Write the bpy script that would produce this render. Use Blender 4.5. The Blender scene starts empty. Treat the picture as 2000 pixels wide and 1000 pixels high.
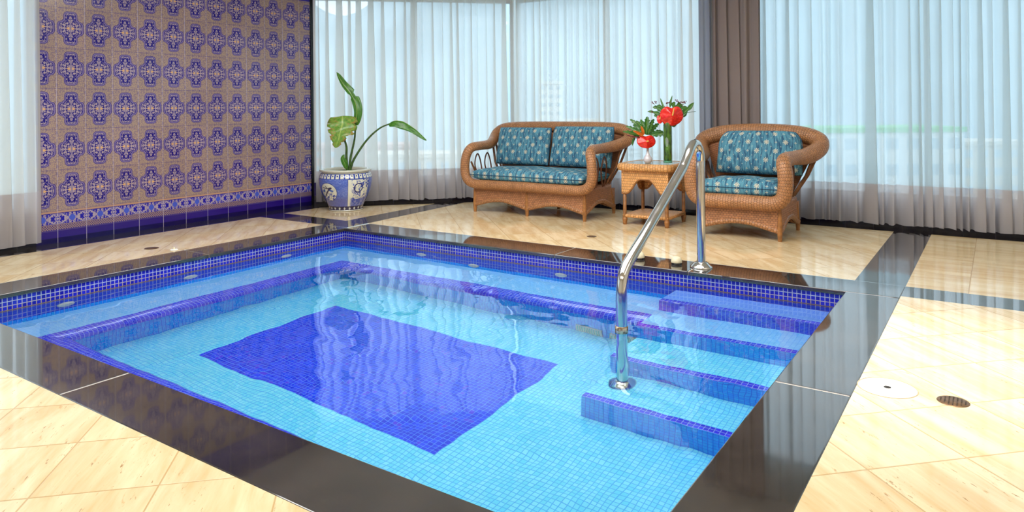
import bpy, bmesh, math, random
from mathutils import Vector, Matrix
random.seed(7)
S = bpy.context.scene
COL = S.collection
PI = math.pi

# ---------------------------------------------------------------- camera
RT = Vector((.8274, .5616, 0)); FW = Vector((-.5616, .8274, 0)); UP = Vector((0, 0, 1))
ROLL = .0095
cd = bpy.data.cameras.new('camera'); cam = bpy.data.objects.new('camera', cd); COL.objects.link(cam)
cr = RT*math.cos(ROLL) - UP*math.sin(ROLL); cu = UP*math.cos(ROLL) + RT*math.sin(ROLL)
m = Matrix((cr, cu, -FW)).transposed().to_4x4(); m.translation = Vector((4.757, -4.368, 1.05))
cam.matrix_world = m
cd.sensor_width = 36; cd.lens = 36*1395/2000; cd.shift_x = 0; cd.shift_y = (209.36-500)/2000
cd.clip_start = .05; cd.clip_end = 2000
S.camera = cam

# ---------------------------------------------------------------- sky, exposure
W = bpy.data.worlds.new('sky'); S.world = W; W.use_nodes = True
wn = W.node_tree.nodes; wl = W.node_tree.links
bg = wn['Background']
sky = wn.new('ShaderNodeTexSky'); sky.sky_type = 'HOSEK_WILKIE'; sky.turbidity = 6; sky.ground_albedo = .4
sky.sun_direction = Vector((-.3, .5, .8)).normalized()
mixs = wn.new('ShaderNodeMix'); mixs.data_type = 'RGBA'; mixs.inputs[0].default_value = .75
wl.new(sky.outputs[0], mixs.inputs[6]); mixs.inputs[7].default_value = (.84, .94, 1.0, 1)
wl.new(mixs.outputs[2], bg.inputs[0]); bg.inputs[1].default_value = 3.15
S.view_settings.view_transform = 'Standard'; S.view_settings.look = 'None'
S.view_settings.gamma = 1; S.view_settings.use_curve_mapping = False
S.view_settings.exposure = 0.15
S.cycles.use_denoising = True
S.cycles.max_bounces = 8; S.cycles.diffuse_bounces = 4; S.cycles.glossy_bounces = 4
S.cycles.transmission_bounces = 6; S.cycles.transparent_max_bounces = 12
S.cycles.sample_clamp_indirect = 6

def area(name, loc, rot, sx, sy, power, col=(1, 1, 1)):
    l = bpy.data.lights.new(name, 'AREA'); l.shape = 'RECTANGLE'; l.size = sx; l.size_y = sy; l.energy = power; l.color = col
    o = bpy.data.objects.new(name, l); COL.objects.link(o); o.location = loc; o.rotation_euler = rot
    return o
area('fill_light_panel', (2.2, -1.3, 2.57), (0, 0, 0), 3.6, 2.6, 178, (1, .99, .97))  # added fill panels above the view, brightening pool and floor
area('fill_light_panel', (3.5, -4.6, 2.57), (0, 0, 0), 5.0, 1.4, 30, (1, .97, .93))
area('fill_light_panel', (5.9, -1.2, 2.57), (0, 0, 0), 1.4, 3.0, 20, (1, .97, .93))
sp = bpy.data.lights.new('glare_spot', 'SPOT'); sp.energy = 300; sp.spot_size = math.radians(46); sp.spot_blend = 1; sp.color = (1, .93, .8); sp.shadow_soft_size = .06  # added lamp imitating sun glare on the floor by the right coping
so = bpy.data.objects.new('glare_spot', sp); COL.objects.link(so); so.location = (4.50, -1.05, 2.5)
so.rotation_euler = (0, 0, 0)

# ---------------------------------------------------------------- node helpers
class X:
    nt = None
    def __init__(s, v): s.v = v
    @staticmethod
    def op(o, *a, clamp=False):
        n = X.nt.nodes.new('ShaderNodeMath'); n.operation = o; n.use_clamp = clamp
        for i, q in enumerate(a):
            q = q.v if isinstance(q, X) else q
            if isinstance(q, (int, float)): n.inputs[i].default_value = q
            else: X.nt.links.new(q, n.inputs[i])
        return X(n.outputs[0])
    def __add__(s, o): return X.op('ADD', s, o)
    __radd__ = __add__
    def __sub__(s, o): return X.op('SUBTRACT', s, o)
    def __rsub__(s, o): return X.op('SUBTRACT', o, s)
    def __mul__(s, o): return X.op('MULTIPLY', s, o)
    __rmul__ = __mul__
    def __truediv__(s, o): return X.op('DIVIDE', s, o)
    def __lt__(s, o): return X.op('LESS_THAN', s, o)
    def __gt__(s, o): return X.op('GREATER_THAN', s, o)
def ab(a): return X.op('ABSOLUTE', a)
def mn(a, b): return X.op('MINIMUM', a, b)
def mx(a, b): return X.op('MAXIMUM', a, b)
def fl(a): return X.op('FLOOR', a)
def fr(a): return X.op('FRACT', a)
def sq(a): return X.op('SQRT', a)
def sn(a): return X.op('SINE', a)
def cs(a): return X.op('COSINE', a)
def step(a, e0, e1):
    n = X.nt.nodes.new('ShaderNodeMapRange'); n.interpolation_type = 'SMOOTHSTEP'
    X.nt.links.new(a.v, n.inputs[0]); n.inputs[1].default_value = e0; n.inputs[2].default_value = e1
    return X(n.outputs[0])
def hyp(a, b): return sq(a*a + b*b)
def rbox(x, y, hx, hy, r):
    qx = ab(x) - (hx-r); qy = ab(y) - (hy-r)
    return hyp(mx(qx, 0), mx(qy, 0)) + mn(mx(qx, qy), 0) - r
def seg(x, y, ax, ay, bx, by, r):
    bax, bay = bx-ax, by-ay; L = bax*bax+bay*bay
    px = x-ax; py = y-ay
    h = X.op('ADD', (px*bax + py*bay)/L, 0, clamp=True)
    return hyp(px - h*bax, py - h*bay) - r
def coords(kind='Object', rot=0.):
    n = X.nt.nodes.new('ShaderNodeTexCoord'); o = n.outputs[kind]
    if rot:
        mp = X.nt.nodes.new('ShaderNodeMapping'); mp.inputs['Rotation'].default_value = (0, 0, rot)
        X.nt.links.new(o, mp.inputs[0]); o = mp.outputs[0]
    s = X.nt.nodes.new('ShaderNodeSeparateXYZ'); X.nt.links.new(o, s.inputs[0])
    return X(s.outputs[0]), X(s.outputs[1]), X(s.outputs[2])
def comb(x, y, z=0.):
    c = X.nt.nodes.new('ShaderNodeCombineXYZ')
    for i, q in enumerate((x, y, z)):
        if isinstance(q, X): X.nt.links.new(q.v, c.inputs[i])
        else: c.inputs[i].default_value = q
    return c.outputs[0]
def noise(vec, scale, detail=3, rough=.5, dist=0.):
    n = X.nt.nodes.new('ShaderNodeTexNoise'); X.nt.links.new(vec, n.inputs['Vector'])
    n.inputs['Scale'].default_value = scale; n.inputs['Detail'].default_value = detail
    n.inputs['Roughness'].default_value = rough; n.inputs['Distortion'].default_value = dist
    return X(n.outputs[0])
def wnoise(vec):
    n = X.nt.nodes.new('ShaderNodeTexWhiteNoise'); X.nt.links.new(vec, n.inputs['Vector']); return X(n.outputs[0])
def voro(vec, scale, feat='F1'):
    n = X.nt.nodes.new('ShaderNodeTexVoronoi'); n.feature = feat; X.nt.links.new(vec, n.inputs['Vector'])
    n.inputs['Scale'].default_value = scale; return X(n.outputs[0])
def lin(c):
    return tuple((v/255/12.92 if v/255 <= .04045 else ((v/255+.055)/1.055)**2.4) for v in c)+(1,)
def mixc(f, a, b):
    n = X.nt.nodes.new('ShaderNodeMix'); n.data_type = 'RGBA'
    if isinstance(f, X): X.nt.links.new(f.v, n.inputs[0])
    else: n.inputs[0].default_value = f
    for i, q in ((6, a), (7, b)):
        if isinstance(q, tuple): n.inputs[i].default_value = lin(q) if len(q) == 3 else q
        else: X.nt.links.new(q, n.inputs[i])
    return n.outputs[2]
def scalec(c, f):
    n = X.nt.nodes.new('ShaderNodeVectorMath'); n.operation = 'SCALE'; X.nt.links.new(c, n.inputs[0])
    X.nt.links.new(f.v, n.inputs['Scale']); return n.outputs[0]
def newmat(name):
    mt = bpy.data.materials.new(name); mt.use_nodes = True; X.nt = mt.node_tree
    return mt, mt.node_tree.nodes['Principled BSDF']
def fin(b, col=None, rough=.5, metal=0., bump=None, bs=.3, bd=.01, spec=None, coat=0.):
    if col is not None:
        if isinstance(col, tuple): b.inputs['Base Color'].default_value = lin(col)
        else: X.nt.links.new(col, b.inputs['Base Color'])
    if isinstance(rough, X): X.nt.links.new(rough.v, b.inputs['Roughness'])
    else: b.inputs['Roughness'].default_value = rough
    b.inputs['Metallic'].default_value = metal
    if spec is not None: b.inputs['Specular IOR Level'].default_value = spec
    if coat: b.inputs['Coat Weight'].default_value = coat; b.inputs['Coat Roughness'].default_value = .03
    if bump is not None:
        n = X.nt.nodes.new('ShaderNodeBump'); n.inputs['Strength'].default_value = bs; n.inputs['Distance'].default_value = bd
        X.nt.links.new(bump.v, n.inputs['Height']); X.nt.links.new(n.outputs[0], b.inputs['Normal'])
M = {}
def simple(name, col, rough=.5, metal=0., coat=0., var=0., vs=20):
    mt, b = newmat(name); x, y, z = coords()
    if var:
        n = noise(comb(x, y, z), vs, 4); c2 = tuple(max(0, v*(1-var)) for v in col)
        fin(b, mixc(step(n, .3, .7), c2, col), rough, metal, coat=coat)
    else: fin(b, col, rough, metal, coat=coat)
    M[name] = mt
simple('lid_rim', (176, 158, 128), .5)
simple('black', (14, 14, 20), .08); simple('cream_plastic', (226, 214, 180), .35, var=.05)
simple('white_plastic', (238, 236, 228), .3); simple('brass', (128, 98, 70), .35, .6, var=.2, vs=60)
simple('hole', (20, 15, 12), .7); simple('soil', (52, 40, 28), .95, var=.4, vs=50)
simple('plaster', (228, 224, 214), .7, var=.03, vs=3); simple('window_metal', (205, 208, 208), .4, .3)
simple('pillar_plaster', (185, 180, 174), .7, var=.04, vs=3)
simple('ceramic_white', (214, 206, 208), .15, coat=.3); simple('spadix', (236, 196, 96), .5)
simple('stem_green', (70, 105, 40), .5, var=.3, vs=30); simple('orange_petal', (232, 120, 30), .5, var=.2, vs=30)
simple('berry', (110, 20, 40), .35); simple('rattan', (134, 86, 48), .45, var=.25, vs=40)
simple('rattan_light', (170, 114, 62), .42, var=.22, vs=30)
simple('rattan_dark', (98, 54, 30), .45, var=.25, vs=40)
simple('glass_green', (120, 200, 170), .1)
simple('facade_white', (225, 228, 225), .7); simple('facade_cream', (214, 205, 190), .7); simple('facade_pink', (206, 170, 160), .7)
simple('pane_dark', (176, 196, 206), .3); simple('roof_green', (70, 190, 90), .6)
simple('city_ground', (176, 190, 192), .9, var=.3, vs=.05); simple('hill_haze', (180, 200, 208), .95, var=.1, vs=.02)  # distance haze painted into the ground and hill colours
mt, b = newmat('steel'); x, y, z = coords(); fin(b, (214, 212, 208), step(noise(comb(x, y, z), 9, 3), .2, 1.1)*.16+.06, 1.); M['steel'] = mt
mt, b = newmat('old_steel'); x, y, z = coords(); fin(b, mixc(step(noise(comb(x, y, z), 60, 3), .4, .6), (120, 90, 60), (215, 200, 170)), .4, .5); M['old_steel'] = mt

def glassy(name, tint=(1, 1, 1, 1), fac=.06):
    mt, b = newmat(name); nt = mt.node_tree
    tr = nt.nodes.new('ShaderNodeBsdfTransparent'); tr.inputs[0].default_value = tint
    gl = nt.nodes.new('ShaderNodeBsdfGlossy'); gl.inputs['Roughness'].default_value = .01
    ge = nt.nodes.new('ShaderNodeNewGeometry'); dp_ = nt.nodes.new('ShaderNodeVectorMath'); dp_.operation = 'DOT_PRODUCT'
    nt.links.new(ge.outputs['Normal'], dp_.inputs[0]); nt.links.new(ge.outputs['Incoming'], dp_.inputs[1])
    fn = X.op('POWER', 1.-ab(X(dp_.outputs['Value'])), 5.)*.9+.04
    mi = nt.nodes.new('ShaderNodeMixShader'); nt.links.new(fn.v, mi.inputs[0])
    nt.links.new(tr.outputs[0], mi.inputs[1]); nt.links.new(gl.outputs[0], mi.inputs[2])
    nt.links.new(mi.outputs[0], nt.nodes['Material Output'].inputs[0]); M[name] = mt
glassy('window_glass', (.93, .97, 1, 1)); glassy('clear_glass', (.92, .98, .95, 1)); 

def sheer(name, col, transp, trl=.6):
    mt, b = newmat(name); nt = mt.node_tree
    u, v, _ = coords('UV')
    th = sn(u*2*PI/.0035)*sn(v*2*PI/.0035)*.04
    tr = nt.nodes.new('ShaderNodeBsdfTransparent')
    tl = nt.nodes.new('ShaderNodeBsdfTranslucent'); tl.inputs[0].default_value = lin(col)
    df = nt.nodes.new('ShaderNodeBsdfDiffuse'); df.inputs[0].default_value = lin(col)
    m1 = nt.nodes.new('ShaderNodeMixShader'); m1.inputs[0].default_value = trl
    nt.links.new(df.outputs[0], m1.inputs[1]); nt.links.new(tl.outputs[0], m1.inputs[2])
    m2 = nt.nodes.new('ShaderNodeMixShader'); nt.links.new((th+transp).v, m2.inputs[0])
    nt.links.new(m1.outputs[0], m2.inputs[1]); nt.links.new(tr.outputs[0], m2.inputs[2])
    nt.links.new(m2.outputs[0], nt.nodes['Material Output'].inputs[0]); M[name] = mt
sheer('sheer_cloth', (234, 234, 230), .30, .70)
sheer('sheer_cloth_blue', (214, 224, 226), .22, .68)
sheer('sheer_hem', (206, 200, 200), .12, .45)
sheer('drape_cloth', (150, 136, 132), .0, .18)
sheer('drape_satin', (150, 156, 170), .0, .2)

# marble floor, laid on the diagonal
def marble(name, base, rot, pitch, offx, offy, vein=1.):
    mt, b = newmat(name); x, y, z = coords('Object', rot)
    gx = ab(fr((x-offx)/pitch)-.5); gy = ab(fr((y-offy)/pitch)-.5)
    g = step(mx(gx, gy), .5-.0034/pitch, .5-.0014/pitch)
    ci = comb(fl((x-offx)/pitch), fl((y-offy)/pitch)); rnd = wnoise(ci)
    vx = comb(x*.9 + rnd*7, y*5.5 + rnd*3, rnd*9)
    n1 = noise(vx, 2.2, 6, .6, .4); n2 = noise(vx, 7, 5, .65, 1.2)
    dark = tuple(int(v*k) for v, k in zip(base, (.90, .84, .74)))
    vn = tuple(int(v*k) for v, k in zip(base, (.78, .66, .48)))
    c = mixc(step(n1, .3, .75), base, dark)
    c = mixc(step(n2, .60, .74)*.55*vein, c, vn)
    c = scalec(c, rnd*.07+.965)
    c = mixc(g*.85, c, tuple(int(v*k) for v, k in zip(base, (.80, .73, .60))))
    pits = step(noise(comb(x*1.6+rnd*5, y*6.5, rnd*4), 16, 3, .7), .62, .68)*step(n2, .50, .60)
    c = mixc(pits*.75*vein, c, tuple(int(v*k) for v, k in zip(base, (.66, .54, .38))))
    fin(b, c, step(n2, .2, .9)*.07+.05, bump=g*(-1.)-pits*.4, bs=.25, bd=.003); M[name] = mt
C45 = PI/4
marble('marble', (236, 215, 176), C45, .3306, 0, 0, 1.25)
marble('marble_large', (234, 208, 162), 0, .62, 4.62, .12, .6)
# black granite
mt, b = newmat('granite'); x, y, z = coords()
v = comb(x, y, z)
n1 = noise(v, 380, 2, .6); n2 = noise(v, 5, 4, .6); n3 = voro(v, 130)
c = mixc(step(n1, .35, .7), (32, 29, 28), (64, 57, 52))
c = mixc(step(n2, .35, .75)*.5, c, (74, 66, 60))
c = mixc((n3 < .07)*step(n2, .4, .6), c, (130, 122, 112))
fin(b, c, step(n2, .2, .8)*.05+.03, spec=.95, coat=.45); M['granite'] = mt
simple('grout_cream', (206, 190, 170), .7)

# glass mosaic in metres of UV
def mosaic(name, c1, c2, grout, pitch=.0254, gw=.0016, rough=.12, violet=0.):
    mt, b = newmat(name); u, v, _ = coords('UV')
    fu = ab(fr(u/pitch)-.5); fv = ab(fr(v/pitch)-.5); e = gw/pitch
    g = step(mx(fu, fv), .5-e*1.5, .5-e*.8)
    rnd = wnoise(comb(fl(u/pitch), fl(v/pitch)))
    c = mixc(rnd, c1, c2)
    if violet: c = mixc((wnoise(comb(fl(u/pitch), fl(v/pitch), 3.)) > (1-violet)), c, (84, 60, 235))
    c = mixc(g, c, grout)
    if name == 'mosaic_navy':
        c = mixc(g*step(v, -.045, -.095)*.8, c, (176, 146, 86)); c = mixc((ab(v+.1015) < .0035)*.7, c, (84, 60, 30))
    fin(b, c, rough, bump=g*(-1.)+noise(comb(u, v), 60, 1)*.25, bs=.4, bd=.002, coat=.4); M[name] = mt
mosaic('mosaic_navy', (10, 12, 150), (26, 30, 190), (186, 190, 200))
mosaic('mosaic_navy_watertint', (8, 30, 170), (14, 50, 205), (70, 120, 190), gw=.0011)  # navy tile as seen through water: blueing and faded grout painted in
mosaic('mosaic_step', (126, 170, 254), (140, 182, 255), (104, 150, 250), gw=.0009)
mosaic('mosaic_navy_deep', (30, 34, 212), (62, 62, 240), (150, 170, 236), gw=.0014)
mosaic('mosaic_riser_waterlit', (0, 160, 255), (30, 186, 255), (0, 112, 235), gw=.0014)  # azure brightening of light under water, painted into the tile colour
mosaic('mosaic_light', (116, 230, 252), (146, 240, 253), (84, 190, 246), gw=.0014)
mosaic('mosaic_bench', (138, 204, 254), (152, 212, 255), (108, 178, 252), gw=.0009)
mosaic('mosaic_panel', (28, 48, 225), (44, 74, 250), (96, 150, 252), gw=.0012, violet=.03)

# water
mt, b = newmat('water'); nt = mt.node_tree; x, y, z = coords()
gl = nt.nodes.new('ShaderNodeBsdfGlass'); gl.inputs['IOR'].default_value = 1.33; gl.inputs['Roughness'].default_value = 0.
gl.inputs['Color'].default_value = (.90, .985, 1, 1)
bn = nt.nodes.new('ShaderNodeBump'); bn.inputs['Distance'].default_value = .01; bn.inputs['Strength'].default_value = .62
h = noise(comb(x*1.0+y*.25, y*1.0), 2.1, 2, .4, .3)*2.0 + noise(comb(x*1.3, y, 4.), 8, 1, .4)*.10
nt.links.new(h.v, bn.inputs['Height']); nt.links.new(bn.outputs[0], gl.inputs['Normal'])
nt.links.new(gl.outputs[0], nt.nodes['Material Output'].inputs[0]); M['water'] = mt

# glazed wall tiles: y runs along the wall, z up
mt, b = newmat('wall_tile'); x, y, z = coords()
TW, TH, Y0, Z0 = .2191, .3265, -1.6845, .2545
ty = (y-Y0)/TW; tz = (z-Z0)/TH
u = (fr(ty)-.5)*TW; v = (fr(tz)-.5)*TH
au = ab(u); av = ab(v); tn = wnoise(comb(fl(ty), fl(tz)))
d = mn(rbox(u, v, .050, .134, .030), rbox(u, v, .098, .055, .030))
d = mn(d, rbox(u, v, .062, .068, .006))
sym = comb(au, av, 0.)
tan_, blue, lilac = (168, 144, 124), (26, 14, 120), (128, 112, 158)
bgp = voro(comb(u, v, 0.), 85, 'DISTANCE_TO_EDGE')
ed = mx(au/(TW/2), av/(TH/2))
bgc = mixc(step(bgp, .16, .04)*.6, (172, 148, 122), (92, 70, 124))
bgc = mixc(step(ed, .86, 1.)*.5*step(noise(comb(au, av, 2.), 60, 2), .45, .6), bgc, blue)
orn = noise(comb(au, av, 5.), 52, 1.5, .5, 1.8)
inn = mixc(step(orn, .50, .535), blue, (176, 156, 160))
hub = hyp(au*1.0, av*2.2) < .030
inn = mixc(hub*(hyp((au-.018), av*1.9) < .016)+hub*0, inn, (214, 166, 112))
inn = mixc((mx(au/.007, av/.09) < 1.)*step(orn, .35, .4), inn, (140, 124, 150))
c = mixc((d < .003), bgc, blue)
c = mixc((d < -.0010), c, lilac)
c = mixc((d < -.0085), c, blue)
c = mixc((d < -.0130), c, inn)
# border course
bz = z
bl1 = (bz < .2545)
fc = hyp(au-.0, bz-.191); 
flo = noise(comb(ab(u), ab(bz-.191), 8.), 60, 1, .5, 1.4)
flc = mixc(step(flo, .47, .51), (26, 20, 160), (176, 160, 170))
flc = mixc((hyp(au, bz-.191) < .024)*step(flo, .40, .5), flc, (70, 90, 200))
br = ab(sn((u+bz)*2*PI/.036))*1. ; br2 = ab(sn((u-bz)*2*PI/.036))
brc = mixc((mn(br, br2) < .38), (58, 40, 120), (176, 146, 116))
cb = mixc((bz < .238), (186, 146, 116), (30, 24, 140))
cb = mixc((bz < .232)*(bz > .150), cb, flc)
cb = mixc((bz < .147), cb, (176, 146, 116))
cb = mixc((bz < .143), cb, (60, 44, 130))
cb = mixc((bz < .140)*(bz > .104), cb, brc)
cb = mixc((bz < .100), cb, (60, 44, 130))
c = mixc(bl1, c, cb)
c = mixc((bz > 2.2255), c, (34, 24, 150))
c = mixc((bz < .0955), c, (38, 14, 122))
c = mixc((bz < .040), c, (18, 6, 78))
gv = ab(fr(ty)-.5) > (.5-.0016/TW); gh = (ab(fr(tz)-.5) > (.5-.0013/TH))*(bz > .3) + (ab(bz-.2545) < .0012) + (ab(bz-.0955) < .0012)
c = mixc(gh, c, (92, 76, 128)); c = mixc(gv, c, (186, 176, 190))
c = scalec(c, tn*.12+.94)
fin(b, c, .16, bump=gv+gh, bs=-.3, bd=.002); M['wall_tile'] = mt
# plain dark tile under the windows
mt, b = newmat('sill_tile'); u, v, _ = coords('UV')
g = mx(ab(fr(u/.2191)-.5) > (.5-.0016/.2191), ab(v-.0955) < .0014)
fin(b, mixc(g, mixc((v > .0955), (10, 6, 44), (26, 12, 92)), (96, 92, 110)), .12); M['sill_tile'] = mt

# wicker
def wicker(name, a, b_, du, dv, tone=(196, 134, 72), dark=(96, 54, 24)):
    mt, bs_ = newmat(name); u, v, _ = coords('UV')
    iu = fl(u/du); sh = fr(iu*.5)
    hv = ab(sn((v/dv + sh)*PI)); hu = ab(sn(u/du*PI))
    h = hv*.6 + sq(hu)*.6
    rnd = wnoise(comb(iu, fl(v/dv+sh)))
    big = noise(comb(u, v), 9, 3)
    c = mixc(step(h, .25, .85), dark, tone)
    c = scalec(c, rnd*.28+big*.5+.62)
    fin(bs_, c, .42, bump=h, bs=.7, bd=.004); M[name] = mt
wicker('wicker_rim', 0, 0, .021, .019, (172, 120, 78), (58, 32, 18))
wicker('wicker_skirt', 0, 0, .017, .026, (172, 118, 80), (42, 22, 14))
wicker('wicker_table', 0, 0, .024, .018, (216, 158, 96), (70, 38, 16))
wicker('wicker_dark', 0, 0, .016, .010, (150, 92, 50), (74, 40, 20))

# cushion print
mt, b = newmat('cushion_print'); u, v, _ = coords('UV')
st = noise(comb(u*55, v*9, 0.), 1., 4, .6, .3)
c = mixc(step(st, .36, .62), (30, 78, 110), (84, 144, 164))
c = mixc(step(noise(comb(u*90, v*12, 3.), 1., 3, .6), .56, .68)*.7, c, (136, 186, 190))
PX, PY = .152, .150
def flower(u, v, ox, oy, r, k, amp):
    fu = (fr((u+ox)/PX)-.5)*PX; fv = (fr((v+oy)/PY)-.5)*PY
    rr = hyp(fu, fv); th = X.op('ARCTAN2', fv, fu)
    return rr - (r*(1-amp) + cs(th*k)*(r*amp)), rr
for ox, oy in ((0, 0), (PX/2, PY/2)):
    f1, rr = flower(u, v, ox, oy, .0225, 8, .28)
    c = mixc((f1 < 0.), c, (216, 212, 186)); c = mixc((ab(rr-.011) < .0016), c, (60, 90, 110)); c = mixc((rr < .0035), c, (60, 90, 110))
for ox, oy in ((PX/2, 0), (0, PY/2)):
    f2, rr = flower(u, v, ox, oy, .0105, 4, .62)
    c = mixc((f2 < 0.), c, (200, 200, 176))
for ox, oy in ((PX*.25, PY*.25), (PX*.75, PY*.25), (PX*.25, PY*.75), (PX*.75, PY*.75)):
    f3, rr = flower(u, v, ox, oy, .0032, 4, .0)
    c = mixc((f3 < 0.), c, (190, 196, 180))
fin(b, c, .85, bump=noise(comb(u, v), 180, 2), bs=.15, bd=.002); M['cushion_print'] = mt
simple('piping', (20, 62, 92), .8)

# leaves
def leafmat(name, c1, c2, edge, spots=0.):
    mt, b = newmat(name); u, v, _ = coords('UV')   # u across -1..1, v along 0..1
    vein = step(ab(sn((v*13 + ab(u)*2.6)*PI)), .12, .02)
    n = noise(comb(u*2, v*5, 0.), 2.2, 4, .6)
    c = mixc(step(n, .35, .7), c1, c2)
    c = mixc(vein*.35, c, (170, 190, 90)); c = mixc((ab(u) < .05), c, (160, 185, 90))
    if spots: c = mixc(step(noise(comb(u*3, v*6, 5.), 2.5, 5, .7)+ab(u)*.16, .62, .70)*spots, c, edge)
    fin(b, c, .32, coat=.1); b.inputs['Subsurface Weight'].default_value = 0.
    M[name] = mt
leafmat('leaf', (46, 104, 30), (86, 146, 44), (170, 130, 60))
leafmat('leaf_aged', (84, 138, 44), (140, 170, 70), (176, 120, 70), .9)
leafmat('leaf_bouquet', (28, 84, 26), (66, 130, 44), (90, 120, 40), .3)
mt, b = newmat('spathe_red'); u, v, _ = coords('UV')
n = voro(comb(u*1.2, v*3, 0.), 3.5); fin(b, mixc(step(n, .1, .6), (255, 58, 34), (216, 26, 20)), .22, bump=n, bs=.3, bd=.004, coat=.4); M['spathe_red'] = mt
mt, b = newmat('vase_leaves'); x, y, z = coords()
n = noise(comb(x*40, y*40, z*14), 1., 4, .6); fin(b, mixc(step(n, .35, .65), (30, 66, 12), (110, 156, 44)), .3); M['vase_leaves'] = mt

# blue and white porcelain; local -y faces the photographer's side before the pot is turned
mt, b = newmat('porcelain'); x, y, z = coords()
th = X.op('ARCTAN2', x, y*(-1.)); a = th*.26
white, cobalt = (226, 226, 208), (24, 54, 160)
fret = voro(comb(a, z, 0.), 120, 'DISTANCE_TO_EDGE'); fn_ = noise(comb(a, z, 2.), 70, 3, .7)
c = mixc(step(fret, .14, .03)*.75, (24, 60, 176), (150, 172, 226))
c = mixc(step(fn_, .5, .62)*.6, c, (96, 120, 200))
c = mixc(step(z, .17, .12)*.35, c, (110, 96, 150))
# medallion with bird
ma, mz = (a+.140)*.80, z-.205
dm = hyp(ma, mz*.92)-.083
ink = step(noise(comb(ma, mz, 6.), 34, 3, .6, 1.), .5, .54)*step(mz*(-1.)+ab(ma)*.4, -.02, .05)
mc = mixc(ink, white, cobalt)
bird = mn(seg(ma, mz, -.045, -.045, .02, .035, .007), seg(ma, mz, -.055, .045, .03, .030, .004))
bird = mn(bird, mn(seg(ma, mz, .012, .035, .034, .042, .009), seg(ma, mz, -.02, .06, .005, .032, .0035)))
mc = mixc((bird < 0.), mc, (70, 60, 90))
fl2 = mn(seg(ma, mz, .022, .018, .045, .012, .008), seg(ma, mz, -.055, .005, -.04, .02, .009))
mc = mixc((fl2 < 0.), mc, (64, 100, 180))
c = mixc((dm < .004), c, (30, 44, 110)); c = mixc((dm < 0.), c, mc)
# panel with ship-like scrolls
pa, pz = a-.20, z-.185
dp = mx(ab(pa)-.118, ab(pz)-.145)
pn = noise(comb(pa, pz, 9.), 26, 3, .6, 1.5); ring = ab(hyp(pa+.01, pz-.06)-.045)
pc = mixc(step(pn, .5, .55)*step(pa, -.10, -.06), white, (52, 76, 170)); pc = mixc((ring < .006), pc, (24, 34, 110))
pc = mixc(step(pz, -.03, -.06)*step(pa, -.10, -.07)*.8, pc, (60, 80, 180))
pc = mixc((ab(hyp(pa+.01, pz+.0)-.055) < .004)*(pz < -.02), pc, white)
c = mixc((dp < .004), c, (30, 44, 110)); c = mixc((dp < 0.), c, pc)
# bands
k = fr(a/.048)-.5; ky = z-.362
blk = mx(ab(k)-.34, ab(ky)*30-.62)
bc = mixc((blk < 0.), (32, 60, 160), white); bc = mixc((hyp(k*.048, ky-.006) < .0075), bc, (30, 40, 120))
c = mixc((ab(ky) < .026), c, bc); c = mixc((ab(ky-.026) < .002), c, (40, 60, 140))
k2 = fr(a/.075)-.5; dcb = hyp(k2*.06, (z-.030)*.9)-.016+noise(comb(a, z, 1.), 90, 1)*.01
c = mixc((z < .052), c, mixc((dcb < 0.), (36, 30, 70), (196, 196, 190)))
c = mixc((z > .388), c, (206, 206, 190)); c = mixc((z < .012), c, (200, 196, 178))
fin(b, c, .12, coat=.6); M['porcelain'] = mt

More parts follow.
